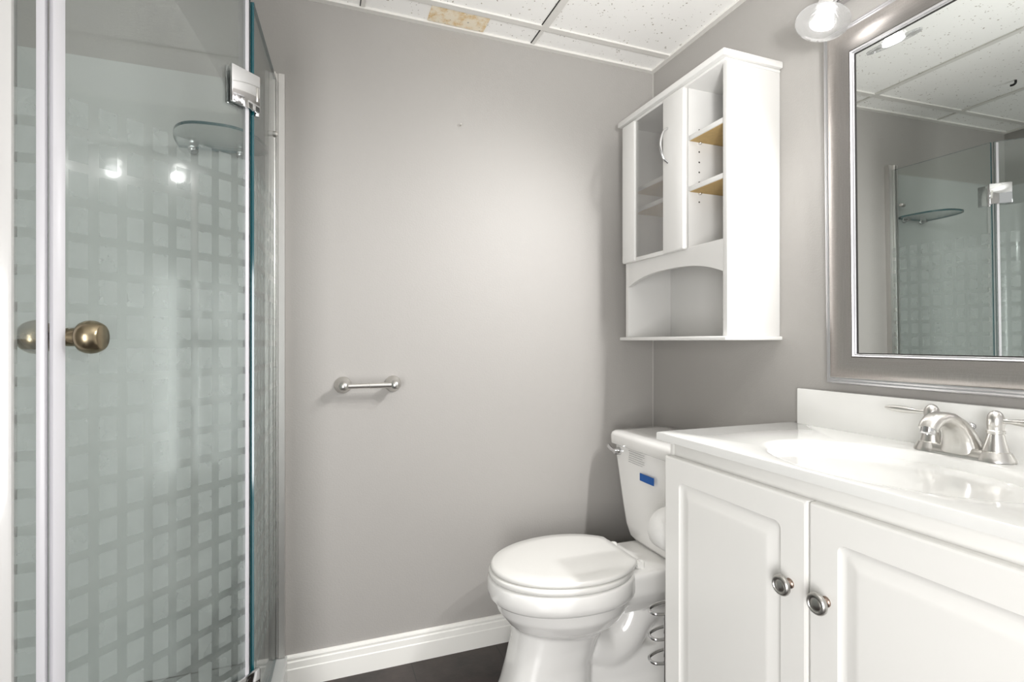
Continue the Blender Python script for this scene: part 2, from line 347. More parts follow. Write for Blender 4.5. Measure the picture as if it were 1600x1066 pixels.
side2 = pane('side_panel', Vector((CX - 0.055, J2.y, 0)), Vector((XL + 0.02, J2.y, 0)), sh, uoff=0.372, rev=True)
def strip(name, c, d, wdt, dep, z0, z1, m, par, bev=0.0015):
    d = Vector(d).normalized(); n = Vector((d.y, -d.x, 0)); bm = bmesh.new(); vs_ = box(bm, (-wdt / 2, -dep / 2, z0), (wdt / 2, dep / 2, z1), bev)
    R = Matrix((d, n, (0, 0, 1))).transposed()
    c = Vector(c)
    for v in bm.verts: v.co = R @ v.co + c - sh.location
    return finish(name, bm, m, par)
strip('edge_seal', J + D * 0.0135 + NN * 0.001, D, 0.009, 0.011, GZ0, GZ1 - 0.004, 'seal', door)
strip('edge_seal', J + D * (DL - 0.009), D, 0.018, 0.014, GZ0, GZ1 + 0.004, 'seal', door)
strip('joint_strip', J2 + Vector((-0.012, 0.0, 0)), (1, 0, 0), 0.0125, 0.014, GZ0, GZ1 + 0.004, 'seal', sh)
# pivot post between the two side panels
strip('pivot_post', Vector((CX - 0.032, J2.y, 0)), (1, 0, 0), 0.052, 0.022, 0.107, GZ1 + 0.03, 'white_alu', sh, 0.005)
# wall profile: a channel with a bright ribbed face
bm = bmesh.new()
prof = [(-0.030, 0), (-0.030, -0.026), (-0.020, -0.026), (-0.018, -0.012), (-0.010, -0.012), (-0.008, -0.028), (-0.004, -0.030), (0.0, -0.028), (0.002, -0.018), (0.006, -0.018), (0.008, -0.021), (0.026, -0.021), (0.026, 0)]
rings = [[L3((-0.118 + a, YB - 0.001 + b, z)) for a, b in prof] for z in (0.107, 1.940)]
loft(bm, rings); tag(finish('wall_profile', bm, 'satin_alu', sh, 25), 'aluminium wall channel')
bm = boxes([(L3((-0.152, YB - 0.030, 1.905)), L3((-0.092, YB - 0.004, 1.908)))]); bm.free()
# little clamp screw on the fixed panel
bm = bmesh.new(); lathe(bm, L3((-0.126, 1.745, 1.733)), (1, 0, 0), [(-0.012, 0.007), (-0.010, 0.009), (0.012, 0.009), (0.016, 0.006)], 20)
finish('clamp_screw', bm, 'nickel', fix)
# hinges
def hinge(z0, z1):
    h = bpy.data.objects.new('hinge', None); h.empty_display_size = 0.03; C.objects.link(h); h.parent = sh
    bm = bmesh.new()
    def add(c, d, wdt, dep, bev=0.003, a=z0, b=z1):
        d = Vector(d).normalized(); n = Vector((d.y, -d.x, 0)); R = Matrix((d, n, (0, 0, 1))).transposed()
        vs_ = box(bm, (-wdt / 2, -dep / 2, a), (wdt / 2, dep / 2, b), bev)
        for v in vs_: v.co = R @ v.co + Vector(c) - sh.location
    add(J + D * 0.021 + NN * 0.0095, D, 0.076, 0.008); add(J + D * 0.035 - NN * 0.0085, D, 0.048, 0.007)
    finish('door_plate', bm, 'chrome', h)
    bm = bmesh.new()
    add(J + Vector((-0.0075, 0.034, 0)), (0, 1, 0), 0.050, 0.007)
    finish('panel_plate', bm, 'chrome', h)
    bm = bmesh.new(); tube(bm, [L3(J + NN * 0.004 + Vector((0.010, 0.010, z0 - 0.008))), L3(J + NN * 0.004 + Vector((0.010, 0.010, z1 - 0.004)))], 0.0065, 20)
    finish('hinge_pin', bm, 'chrome', h)
    bm = bmesh.new(); add(J - D * 0.008 + NN * 0.0138, D, 0.006, 0.002, 0.0005, z0 + 0.024, z1 - 0.030); finish('slot', bm, 'pewter', h)
hinge(1.649, 1.737); hinge(0.225, 0.315)
# knobs, back to back through the meeting edges
KA = Vector((0.985, -0.15, 0)).normalized(); KC = J2 + Vector((0.009, 0.025, 1.108))
KP = [(0.008, 0.0165), (0.030, 0.0165), (0.031, 0.0185), (0.033, 0.0185), (0.034, 0.0215), (0.040, 0.0262), (0.050, 0.0292), (0.060, 0.0300), (0.070, 0.0290), (0.080, 0.0258), (0.086, 0.0225), (0.0875, 0.0205), (0.0875, 0.001)]
KP = [(a * 0.70, b) for a, b in KP]
for nm, s in (('knob', 1), ('knob', -1)):
    bm = bmesh.new(); lathe(bm, L3(KC), KA * s, KP, 48); tag(finish(nm, bm, 'brass', door, 35), 'antique brass knob')
bm = bmesh.new(); tube(bm, [L3(KC - KA * 0.009), L3(KC + KA * 0.009)], 0.009, 20); finish('knob_spindle', bm, 'brass', door)

# tray
def neo(zoff, z, inset=0.0):
    i = inset
    pts = [(XL + 0.001 + i, YB - 0.001 - i), (-0.085 - i * 0.6, YB - 0.001 - i), (J.x + 0.045 - i, J.y - 0.02), (J2.x + 0.03 - i * 0.6, J2.y - 0.055 + i * 0.9), (XL + 0.001 + i, J2.y - 0.055 + i)]
    return [Vector((p[0], p[1], z)) for p in pts]
bm = bmesh.new(); loft(bm, [neo(0, 0), neo(0, 0.098), neo(0, 0.105, 0.008), neo(0, 0.105, 0.075), neo(0, 0.095, 0.085), neo(0, 0.035, 0.11)])
tag(finish('shower_tray', bm, 'acrylic', smooth=20), 'low white corner shower tray under the glass enclosure', 'shower tray')
# surround
bm = boxes([((XL + 0.006, YB - 0.006, 0.107), (-0.152, YB - 0.0005, 1.905)), ])
su = thing('shower_surround', 'off-white acrylic surround panels lining the shower walls', 'shower surround', (XL, YB, 0.107))
for v in bm.verts: v.co -= su.location
finish('back_panel', bm, 'acrylic', su, None)
bm = boxes([((XL + 0.0005, J2.y + 0.02, 0.107), (XL + 0.006, YB - 0.006, 1.905))])
for v in bm.verts: v.co -= su.location
finish('left_panel', bm, 'acrylic', su, None)
bm = bmesh.new(); vs_ = box(bm, (-0.905, YB - 0.010, 0.107), (-0.885, YB - 0.006, 1.900), 0.0015)
for v in bm.verts: v.co -= su.location
finish('joint_strip', bm, 'white_alu', su, None)
# moulded corner column of the surround
bm = bmesh.new(); pts = [(XL + 0.006, YB - 0.006)] + [(XL + 0.006 + 0.10 * (1 - math.sin(a)), YB - 0.006 - 0.10 * (1 - math.cos(a))) for a in [PI / 2 * k / 10 for k in range(11)]]
rings = [[Vector((x, y, z)) - su.location for x, y in pts] for z in (0.107, 1.80)]
loft(bm, rings); finish('corner_column', bm, 'acrylic', su, 40)
# glass shelf
gs = thing('glass_shelf', 'rounded clear glass shelf on two chrome clips inside the shower', 'shelf', (-0.27, YB, 1.68))
bm = bmesh.new(); N_ = 28; out = []
cx = -0.258; ax = 0.122
for k in range(N_ + 1):
    a = PI * k / N_; y_ = YB - 0.012 - 0.215 * math.sin(a) ** 0.8; x_ = cx + ax * abs(math.cos(a)) ** 0.7 * (1 if math.cos(a) > 0 else -1); out.append((min(x_, -0.162) if y_ > YB - 0.045 else x_, y_))
rings = [[Vector((x, y, z)) - gs.location for x, y in out] for z in (1.676, 1.684)]
loft(bm, rings)
for f in bm.faces: f.material_index = 0 if abs(f.normal.z) > 0.5 else 1
bm.normal_update()
for f in bm.faces: f.material_index = 0 if abs(f.normal.z) > 0.5 else 1
finish('shelf_pane', bm, 'shelf_glass', gs, None, extra=['glass_edge'])
for x in (-0.343, -0.215):
    bm = bmesh.new(); lathe(bm, Vector((x, YB - 0.007, 1.673)) - gs.location, (0, -1, 0), [(0, 0.013), (0.004, 0.014), (0.010, 0.010), (0.024, 0.009), (0.027, 0.006)], 20)
    box(bm, Vector((x - 0.010, YB - 0.036, 1.666)) - gs.location, Vector((x + 0.010, YB - 0.008, 1.6755)) - gs.location, 0.002)
    finish('shelf_clip', bm, 'chrome', gs)

# ------------------------------------------------------------------ wall cabinet
CF = 1.100; CY0 = 1.178; CY1 = 1.700; CZ0 = 1.116; CZ1 = 1.912
wc = thing('wall_cabinet', 'white wall cabinet with ribbed glass door and open shelves above the toilet', 'cabinet', (XR, (CY0 + CY1) / 2, CZ0))
def part(par, name, lst, m, bev=0.0015, smooth=35):
    bm = bmesh.new()
    for a, b in lst: box(bm, Vector(a) - par.matrix_world.translation if False else Vector(a) - Vector(par.location), Vector(b) - Vector(par.location), bev)
    return finish(name, bm, m, par, smooth)
TH = 0.018
part(wc, 'side_panel', [((CF, CY0, CZ0), (XR - 0.001, CY0 + TH, CZ1))], 'cab_white')
part(wc, 'side_panel', [((CF, CY1 - TH, CZ0), (XR - 0.001, CY1, CZ1))], 'cab_white')
part(wc, 'back_panel', [((XR - 0.008, CY0 + TH, CZ0), (XR - 0.002, CY1 - TH, CZ1))], 'cab_white')
part(wc, 'top_moulding', [((CF - 0.024, CY0 - 0.012, CZ1), (XR - 0.001, CY1 + 0.020, CZ1 + 0.020)), ((CF - 0.010, CY0 - 0.003, CZ1 - 0.010), (XR - 0.001, CY1 + 0.004, CZ1))], 'cab_white', 0.004)
part(wc, 'bottom_board', [((CF - 0.016, CY0 - 0.010, CZ0 - 0.012), (XR - 0.001, CY1 + 0.018, CZ0))], 'cab_white', 0.003)
YD = 1.362; ZS = 1.385
part(wc, 'divider', [((CF + 0.004, YD - 0.014, ZS + 0.014), (XR - 0.008, YD, CZ1))], 'cab_white')
part(wc, 'lower_shelf', [((CF + 0.003, CY0 + TH, ZS), (XR - 0.008, CY1 - TH, ZS + 0.014))], 'cab_white')
# arched apron
bm = bmesh.new(); n = 30; rings = []
for k in range(n + 1):
    y = CY0 + TH + (CY1 - CY0 - 2 * TH) * k / n; s = (k / n - 0.5) * 2; yc = 1.0 - abs(s) ** 2.2
    zb = 1.304 + 0.038 * (1 - abs(s) ** 2.6)
    rings.append([Vector((x, y, z)) - wc.location for x, z in ((CF, zb), (CF, 1.396), (CF + 0.015, 1.396), (CF + 0.015, zb))])
loft(bm, rings); finish('arched_apron', bm, 'cab_white', wc, 30)
def shelf(y0, y1, z, par, xf):
    part(par, 'shelf', [((xf, y0, z), (XR - 0.009, y1, z + 0.015))], 'cab_white', 0.001)
    part(par, 'shelf_underside', [((xf + 0.004, y0 + 0.001, z - 0.0012), (XR - 0.010, y1 - 0.001, z - 0.0001))], 'particle', 0)
for z in (1.736, 1.575):
    shelf(CY0 + TH, YD - 0.014, z, wc, CF + 0.004)
for z in (1.660, 1.583): shelf(YD, CY1 - TH, z, wc, CF + 0.022)
# shelf pin holes on the divider, and shelf pegs
for z in (1.775, 1.705, 1.672, 1.640, 1.608, 1.545):
    bm = bmesh.new(); lathe(bm, Vector((CF + 0.045, YD - 0.0139, z)) - wc.location, (0, -1, 0), [(0, 0.0028), (0.0004, 0.0028)], 12); finish('pin_hole', bm, 'dark', wc)
for z in (1.732, 1.571):
    bm = bmesh.new(); lathe(bm, Vector((CF + 0.045, YD - 0.014, z)) - wc.location, (0, -1, 0), [(0, 0.004), (0.008, 0.004), (0.010, 0.002)], 14); finish('shelf_peg', bm, 'nickel', wc)
for x, z in ((1.142, 1.392), (1.262, 1.392)):
    bm = bmesh.new(); lathe(bm, Vector((x, CY0, z)) - wc.location, (0, -1, 0), [(0, 0.006), (0.0012, 0.0055), (0.002, 0.003)], 18); finish('screw_cap', bm, 'cab_white', wc)
# door
def rbox_yz(bm, y0, y1, z0, z1, x0, x1, r, par):
    pts = rrect((y1 - y0) / 2, (z1 - z0) / 2, r, 8); cy, cz = (y0 + y1) / 2, (z0 + z1) / 2
    ex = 0.004; sm = rrect((y1 - y0) / 2 - ex, (z1 - z0) / 2 - ex, max(r - ex, 0.001), 8); md = rrect((y1 - y0) / 2 - ex * 0.3, (z1 - z0) / 2 - ex * 0.3, r, 8)
    rings = [[Vector((x0, cy + a, cz + b)) - par for a, b in sm], [Vector((x0 + ex * 0.3, cy + a, cz + b)) - par for a, b in md], [Vector((x0 + ex, cy + a, cz + b)) - par for a, b in pts], [Vector((x1, cy + a, cz + b)) - par for a, b in pts]]
    loft(bm, rings)
DX = CF - 0.018; DZ0, DZ1 = 1.392, 1.906
dr = bpy.data.objects.new('door', None); C.objects.link(dr); dr.parent = wc
bm = bmesh.new(); rbox_yz(bm, 1.348, 1.452, DZ0, DZ1, DX, CF - 0.001, 0.008, wc.location); finish('stile', bm, 'cab_white', dr)
bm = bmesh.new(); rbox_yz(bm, 1.618, 1.698, DZ0, DZ1, DX, CF - 0.001, 0.008, wc.location); finish('stile', bm, 'cab_white', dr)
part_ = lambda name, lst, m, bev=0.001: (lambda bm: ([box(bm, Vector(a) - wc.location, Vector(b) - wc.location, bev) for a, b in lst], finish(name, bm, m, dr)))(bmesh.new())
part_('rail', [((DX + 0.006, 1.452, DZ0), (CF - 0.002, 1.618, DZ0 + 0.014))], 'cab_white')
part_('ribbed_pane', [((DX + 0.008, 1.450, DZ0 + 0.010), (DX + 0.012, 1.620, DZ1 - 0.006))], 'ribbed', 0)
bm = bmesh.new(); tube(bm, smoothpath([Vector((DX + 0.001, 1.425, 1.802)) - wc.location, Vector((DX - 0.016, 1.427, 1.786)) - wc.location, Vector((DX - 0.026, 1.428, 1.745)) - wc.location, Vector((DX - 0.016, 1.427, 1.704)) - wc.location, Vector((DX + 0.001, 1.425, 1.688)) - wc.location], 8), 0.0042, 16)
finish('handle', bm, 'chrome', dr)
for z in (1.845, 1.435):
    part_('hinge', [((DX + 0.004, 1.698, z - 0.024), (CF + 0.012, 1.7035, z + 0.024))], 'hinge_brass')

# ------------------------------------------------------------------ framed mirror
MY0, MY1, MZ0, MZ1 = 0.338, 1.010, 0.990, 1.908
mr_ = thing('framed_mirror', 'rectangular mirror in a wide brushed silver frame above the vanity', 'mirror', (XR - 0.0095, (MY0 + MY1) / 2, MZ0))
mr_.rotation_euler = (0, math.radians(-0.75), -0.008)
def sweep_rect(name, prof, m, par, sm=30):
    # prof: (inset from outer edge, height off the wall)
    bm = bmesh.new(); hw = (MY1 - MY0) / 2; hh = (MZ1 - MZ0) / 2
    R = []
    for d, h in prof:
        R.append([Vector((-h, sy * (hw - d), hh + sz * (hh - d))) for sy, sz in ((-1, -1), (1, -1), (1, 1), (-1, 1))])
    R.append(R[0]); loft(bm, R[:-1], False, False)
    # close the back
    V = [v for v in bm.verts]; bm.verts.ensure_lookup_table(); n = len(prof)
    for j in range(4):
        k = (j + 1) % 4; bm.faces.new((bm.verts[j], bm.verts[k], bm.verts[(n - 1) * 4 + k], bm.verts[(n - 1) * 4 + j]))
    return finish(name, bm, m, par, sm)
sweep_rect('outer_lip', [(0.000, 0.0), (0.000, 0.012), (0.002, 0.016), (0.006, 0.018), (0.009, 0.0165), (0.0095, 0.020), (0.013, 0.0225), (0.0165, 0.021), (0.017, 0.0)], 'bead', mr_, 50)
sweep_rect('frame', [(0.017, 0.0), (0.017, 0.022), (0.020, 0.0245), (0.030, 0.0265), (0.042, 0.0250), (0.056, 0.0200), (0.070, 0.0135), (0.0715, 0.0)], 'frame', mr_, 40)
sweep_rect('inner_lip', [(0.0715, 0.0), (0.0715, 0.0135), (0.0730, 0.0145), (0.0748, 0.0130), (0.0754, 0.0100), (0.0772, 0.0100), (0.0785, 0.0085), (0.0790, 0.0)], 'bead', mr_, 50)
sweep_rect('rebate', [(0.0790, 0.0), (0.0790, 0.0060), (0.0812, 0.0055), (0.0813, 0.0)], 'dark', mr_, None)
hw = (MY1 - MY0) / 2; hh = (MZ1 - MZ0) / 2
bm = boxes([((-0.0040, -hw + 0.078, 0.078), (-0.0005, hw - 0.078, 2 * hh - 0.078))]); finish('mirror_glass', bm, 'mirror', mr_, None)

# ------------------------------------------------------------------ vanity light: bar with three lamps
vl = thing('vanity_light', 'bar light with round clear glass discs around lit lamps above the mirror', 'light', (XR, 0.674, 2.02))
part(vl, 'backplate', [((XR - 0.018, 0.36, 1.985), (XR - 0.0005, 0.99, 2.055))], 'chrome', 0.004)
for y in LAMP_Y:
    c = Vector((LAMP_X, y, LAMP_Z)); lp = bpy.data.objects.new('lamp_head', None); C.objects.link(lp); lp.parent = vl
    bm = bmesh.new(); tube(bm, [p - vl.location for p in smoothpath([(XR - 0.012, y, 2.02), (XR - 0.06, y, 2.025), (LAMP_X + 0.045, y, 2.005), c - LAMP_N * 0.085], 6)], 0.006, 14); finish('arm', bm, 'chrome', lp)
    bm = bmesh.new(); lathe(bm, c - vl.location, -LAMP_N, [(0.022, 0.021), (0.030, 0.024), (0.060, 0.024), (0.075, 0.018), (0.090, 0.012)], 32); finish('socket', bm, 'chrome', lp)
    bm = bmesh.new(); lathe(bm, c - vl.location, -LAMP_N, [(0.0, 0.030), (0.000, 0.0595), (0.005, 0.0605), (0.006, 0.032), (0.016, 0.030), (0.030, 0.028), (0.030, 0.0245), (0.016, 0.0265), (0.003, 0.030)], 48, False, False); finish('glass_disc', bm, 'lamp_glass', lp)
    bm = bmesh.new(); lathe(bm, c - vl.location, -LAMP_N, [(-0.003, 0.002), (-0.002, 0.018), (0.002, 0.0250), (0.012, 0.0225), (0.024, 0.012)], 32); finish('bulb', bm, 'bulb', lp)

# ------------------------------------------------------------------ vanity cabinet
VX = 0.830; VY1 = 1.110; VY0 = 0.238; VTOP = 0.848
vc = thing('vanity_cabinet', 'white vanity cabinet with raised panel doors under the sink top', 'cabinet', (XR, 0.674, 0))
part(vc, 'side_panel', [((VX + 0.021, VY1 - 0.016, 0.0), (XR - 0.001, VY1, VTOP - 0.0015))], 'lacquer', 0.0015)
part(vc, 'side_panel', [((VX + 0.021, VY0, 0.0), (XR - 0.001, VY0 + 0.016, VTOP - 0.0015))], 'lacquer', 0.0015)
part(vc, 'face_frame', [((VX + 0.021, VY0 + 0.016, 0.76), (VX + 0.032, VY1 - 0.016, VTOP - 0.0015))], 'lacquer', 0.001)
part(vc, 'bottom_board', [((VX + 0.021, VY0 + 0.016, 0.09), (XR - 0.001, VY1 - 0.016, 0.106))], 'lacquer', 0.001)
part(vc, 'toe_kick', [((VX + 0.075, VY0 + 0.016, 0.0), (VX + 0.090, VY1 - 0.016, 0.09))], 'lacquer', 0.001)
def raised_door(y0, y1, z0, z1, knob_y, knob_z):
    yc, zc = (y0 + y1) / 2, (z0 + z1) / 2; a, b = (y1 - y0) / 2, (z1 - z0) / 2
    d = bpy.data.objects.new('door', None); C.objects.link(d); d.parent = vc
    seq = [(0, 0.019, .002), (0, 0.005, .003), (0.0015, 0.002, .003), (0.005, 0.0, .004), (0.0065, 0.0, .004), (0.0545, 0.0, .014), (0.056, 0.0, .014), (0.058, 0.0035, .014), (0.0595, 0.0042, .014), (0.061, 0.0052, .013), (0.066, 0.0062, .012), (0.070, 0.0060, .010), (0.086, 0.0012, .006), (0.090, 0.0004, .005), (0.094, 0.0003, .004), (0.096, 0.0003, .004)]
    rings = []
    for ins, dep, r in seq:
        rings.append([Vector((VX + dep, yc + p, zc + q)) - vc.location for p, q in rrect(a - ins, b - ins, r, 8)])
    bm = bmesh.new(); loft(bm, rings); finish('door_panel', bm, 'lacquer', d, 25)
    kb = bpy.data.objects.new('knob', None); C.objects.link(kb); kb.parent = d
    o = Vector((VX + 0.0005, knob_y, knob_z)) - vc.location
    bm = bmesh.new(); lathe(bm, o, (-1, 0, 0), [(0, 0.0095), (0.003, 0.0092), (0.006, 0.0060), (0.012, 0.0052), (0.017, 0.0065)], 28); finish('knob_stem', bm, 'copper', kb, 40)
    bm = bmesh.new(); lathe(bm, o, (-1, 0, 0), [(0.0165, 0.008), (0.0175, 0.0150), (0.0195, 0.0188), (0.022, 0.0192), (0.0245, 0.0186), (0.0268, 0.0165), (0.0275, 0.0155), (0.0275, 0.0135), (0.0262, 0.0122), (0.0258, 0.0105), (0.0265, 0.0095), (0.0275, 0.007), (0.028, 0.002)], 40); finish('knob_face', bm, 'pewter', kb, 30)
raised_door(0.6955, 1.106, 0.095, 0.8115, 0.731, 0.6475)
raised_door(0.2425, 0.6915, 0.095, 0.8115, 0.657, 0.6475)

# ------------------------------------------------------------------ vanity top with moulded basin and backsplash
CTX = 0.824; CTY1 = 1.131; CTY0 = 0.217; CTZ = 0.868
vt = thing('washbasin', 'glossy white one-piece sink top with oval basin and backsplash', 'sink', (XR, 0.674, VTOP))
bm = bmesh.new(); n = 96
bx, by, ba, bb = 1.022, 0.674, 0.172, 0.246
def rect_pt(a, ex=0.0):
    c, s = math.cos(a), math.sin(a); x0_, x1_ = CTX + ex, XR - 0.001; y0_, y1_ = CTY0 + ex, CTY1 - ex
    ts = []
    if c > 1e-9: ts.append((x1_ - bx) / c)
    if c < -1e-9: ts.append((x0_ - bx) / c)
    if s > 1e-9: ts.append((y1_ - by) / s)
    if s < -1e-9: ts.append((y0_ - by) / s)
    tt = min(ts); return bx + c * tt, by + s * tt
angs = [2 * PI * k / n for k in range(n)]
cor = [math.atan2(y - by, x - bx) % (2 * PI) for x in (CTX, XR - 0.001) for y in (CTY0, CTY1)]
for cc in cor:
    i = min(range(n), key=lambda k: abs(angs[k] - cc)); angs[i] = cc
def RP(ex, z): return [Vector((*rect_pt(a, ex), z)) - vt.location for a in angs]
def EP(f, z): 
    out = []
    for a in angs:
        c, s = math.cos(a), math.sin(a); r = 1 / math.sqrt((c / (ba * f)) ** 2 + (s / (bb * f)) ** 2); out.append(Vector((bx + c * r, by + s * r, z)) - vt.location)
    return out
ZT = CTZ
rings = [RP(0.02, ZT - 0.020), RP(0.0, ZT - 0.020), RP(0, ZT - 0.004), RP(0.0012, ZT - 0.0012), RP(0.004, ZT), EP(1.06, ZT), EP(1.02, ZT - 0.0005), EP(0.99, ZT - 0.003), EP(0.955, ZT - 0.009), EP(0.91, ZT - 0.020), EP(0.85, ZT - 0.037), EP(0.77, ZT - 0.058), EP(0.66, ZT - 0.080), EP(0.52, ZT - 0.099), EP(0.36, ZT - 0.112), EP(0.2, ZT - 0.119), EP(0.09, ZT - 0.121)]
loft(bm, rings, True, True); finish('basin_top', bm, 'marble', vt, 40)
part(vt, 'backsplash', [((XR - 0.021, CTY0, CTZ - 0.001), (XR - 0.001, CTY1 - 0.028, CTZ + 0.100))], 'marble', 0.003)
bm = bmesh.new(); lathe(bm, Vector((bx, by, ZT - 0.1205)) - vt.location, (0, 0, 1), [(0, 0.022), (0.002, 0.022), (0.003, 0.019), (0.002, 0.015), (0.003, 0.004)], 28); finish('drain', bm, 'nickel', vt)

# ------------------------------------------------------------------ faucet
FX, FY = 1.236, 0.674
fa = thing('faucet', 'brushed nickel two-lever sink faucet with arched spout', 'faucet', (FX, FY, CTZ + 0.0008))
bm = bmesh.new()
pts = rrect(0.024, 0.078, 0.022, 8)
rings = [[Vector((x * s_, y * (1 + (s_ - 1) * 0.35), z)) for x, y in pts] for s_, z in ((1.15, 0), (1.15, 0.003), (1.05, 0.006), (0.95, 0.011), (0.9, 0.016), (0.82, 0.018))]
loft(bm, rings); finish('base_plate', bm, 'nickel', fa, 40)
for sy in (1, -1):
    v = bpy.data.objects.new('valve', None); C.objects.link(v); v.parent = fa
    o = Vector((0, sy * 0.056, 0))
    bm = bmesh.new(); lathe(bm, o, (0, 0, 1), [(0, 0.031), (0.004, 0.0305), (0.008, 0.0285), (0.014, 0.0255), (0.018, 0.0235), (0.019, 0.0205), (0.030, 0.0180), (0.042, 0.0150), (0.052, 0.0130), (0.053, 0.0145), (0.058, 0.0148), (0.060, 0.0128), (0.066, 0.0132)], 40); finish('valve_body', bm, 'nickel', v, 40)
    bm = bmesh.new(); lathe(bm, o, (0, 0, 1), [(0.066, 0.0130), (0.070, 0.0140), (0.080, 0.0142), (0.087, 0.0128), (0.093, 0.0090), (0.0965, 0.0040), (0.097, 0.001)], 40)
    st = o + Vector((0, sy * 0.010, 0.078)); dirv = Vector((-0.10, sy, 0.03 if sy > 0 else 0.02)).normalized()
    tube(bm, [st + dirv * a for a in (0, 0.010, 0.013, 0.025, 0.045, 0.062, 0.078, 0.083)], [0.0046, 0.0046, 0.0036, 0.0058, 0.0078, 0.0072, 0.0048, 0.0026], 18)
    finish('lever', bm, 'nickel', v, 45)
# spout: lofted cross-sections following the arch
bm = bmesh.new(); secs = []
keys = [(0.000, 0.004, 0.036, 0.028), (-0.001, 0.012, 0.0355, 0.028), (-0.004, 0.026, 0.032, 0.0245), (-0.012, 0.045, 0.0275, 0.0205), (-0.028, 0.063, 0.0235, 0.0165), (-0.048, 0.0745, 0.0205, 0.0145), (-0.070, 0.0785, 0.0185, 0.0130), (-0.088, 0.0755, 0.0180, 0.0125), (-0.101, 0.0660, 0.0172, 0.0120), (-0.106, 0.0580, 0.0165, 0.0115)]
for i, (x, z, hw_, hd_) in enumerate(keys):
    a = Vector(keys[max(i - 1, 0)][:2]); b = Vector(keys[min(i + 1, len(keys) - 1)][:2]); d = (b - a).normalized(); nrm = Vector((d.y, -d.x))
    ring = []
    for k in range(32):
        t_ = 2 * PI * k / 32; c, s_ = math.cos(t_), math.sin(t_)
        yy_ = hw_ * (abs(c) ** 0.75) * (1 if c > 0 else -1); q = hd_ * (abs(s_) ** 0.75) * (1 if s_ > 0 else -1)
        ring.append(Vector((x + nrm.x * q, yy_, max(z + nrm.y * q, 0.004))))
    secs.append(ring)
loft(bm, secs); finish('spout', bm, 'nickel', fa, 50)
bm = bmesh.new(); lathe(bm, (-0.104, 0, 0.062), (-0.25, 0, -1), [(0, 0.0128), (0.012, 0.0128), (0.014, 0.0115), (0.014, 0.009), (0.010, 0.0085)], 28); finish('aerator', bm, 'chrome', fa)
bm = bmesh.new(); lathe(bm, (0.032, 0, 0.016), (0, 0, 1), [(0, 0.0025), (0.033, 0.0025), (0.035, 0.005), (0.039, 0.0072), (0.044, 0.0065), (0.047, 0.003), (0.048, 0.001)], 24); finish('lift_rod', bm, 'chrome', fa, 50)

# ------------------------------------------------------------------ toilet
TY = 1.470
to = thing('toilet', 'white two-piece toilet with closed lid between the vanity and the back wall', 'toilet', (0.90, TY, 0))
def egg(xf, xb, hw_, z, n=64, xm=None, cut=None, p=1.0):
    xm = xm if xm is not None else xf + (xb - xf) * 0.53; out = []
    for k in range(n):
        a = 2 * PI * k / n; c, s = math.cos(a), math.sin(a)
        L_ = (xb - xm) if c > 0 else (xm - xf)
        x = xm + L_ * (abs(c) ** p) * (1 if c > 0 else -1); y = hw_ * (abs(s) ** p) * (1 if s > 0 else -1)
        if cut is not None: x = min(x, cut)
        out.append(Vector((x, y, 0)) + Vector((-to.location.x, 0, z)))
    return out
# pedestal, bowl, trapway and deck, fused
bm = bmesh.new()
loft(bm, [egg(0.508, 0.800, 0.124, 0.0, p=.72), egg(0.508, 0.800, 0.122, 0.012, p=.72), egg(0.524, 0.795, 0.108, 0.06, p=.72), egg(0.542, 0.800, 0.100, 0.13, p=.75), egg(0.556, 0.825, 0.102, 0.19, p=.8), egg(0.562, 0.87, 0.110, 0.24, p=.85), egg(0.565, 0.92, 0.118, 0.29)])
bmb = bm
loft(bmb, [egg(0.640, 0.82, 0.060, 0.216), egg(0.585, 0.880, 0.112, 0.230), egg(0.540, 0.915, 0.146, 0.258), egg(0.512, 0.935, 0.167, 0.294), egg(0.498, 0.945, 0.174, 0.335), egg(0.492, 0.95, 0.180, 0.375), egg(0.492, 0.95, 0.180, 0.388)])
# deck
ring0 = []
def deck(hw_, z, x0=0.80, x1=1.285, r=0.03):
    return [Vector((x - to.location.x + (x0 + x1) / 2, y, z)) for x, y in rrect((x1 - x0) / 2, hw_, r, 8)]
loft(bmb, [deck(0.080, 0.255, 0.84, 1.22), deck(0.112, 0.300, 0.82, 1.27), deck(0.122, 0.325), deck(0.125, 0.385), deck(0.120, 0.392)])
# trapway: thick bent tube, and foot
tube(bmb, [Vector((x - to.location.x, 0, z)) for x, z in smoothpath2] if False else [Vector((p.x - to.location.x, 0, p.z)) for p in smoothpath([(0.80, 0, 0.15), (0.87, 0, 0.12), (0.935, 0, 0.15), (0.985, 0, 0.215), (1.045, 0, 0.235), (1.09, 0, 0.18), (1.10, 0, 0.09), (1.10, 0, 0.0)], 6)], 0.070, 24)
loft(bmb, [deck(0.100, 0.0, 0.70, 1.20, 0.07), deck(0.098, 0.018, 0.70, 1.20, 0.07), deck(0.070, 0.045, 0.72, 1.18, 0.05), deck(0.055, 0.12, 0.74, 1.14, 0.04)])
bowl = finish('bowl', bmb, 'porcelain', to, 60)
md = bowl.modifiers.new('fuse', 'REMESH'); md.mode = 'VOXEL'; md.voxel_size = 0.006; md.use_smooth_shade = True
ms = bowl.modifiers.new('soften', 'SMOOTH'); ms.factor = 0.6; ms.iterations = 6
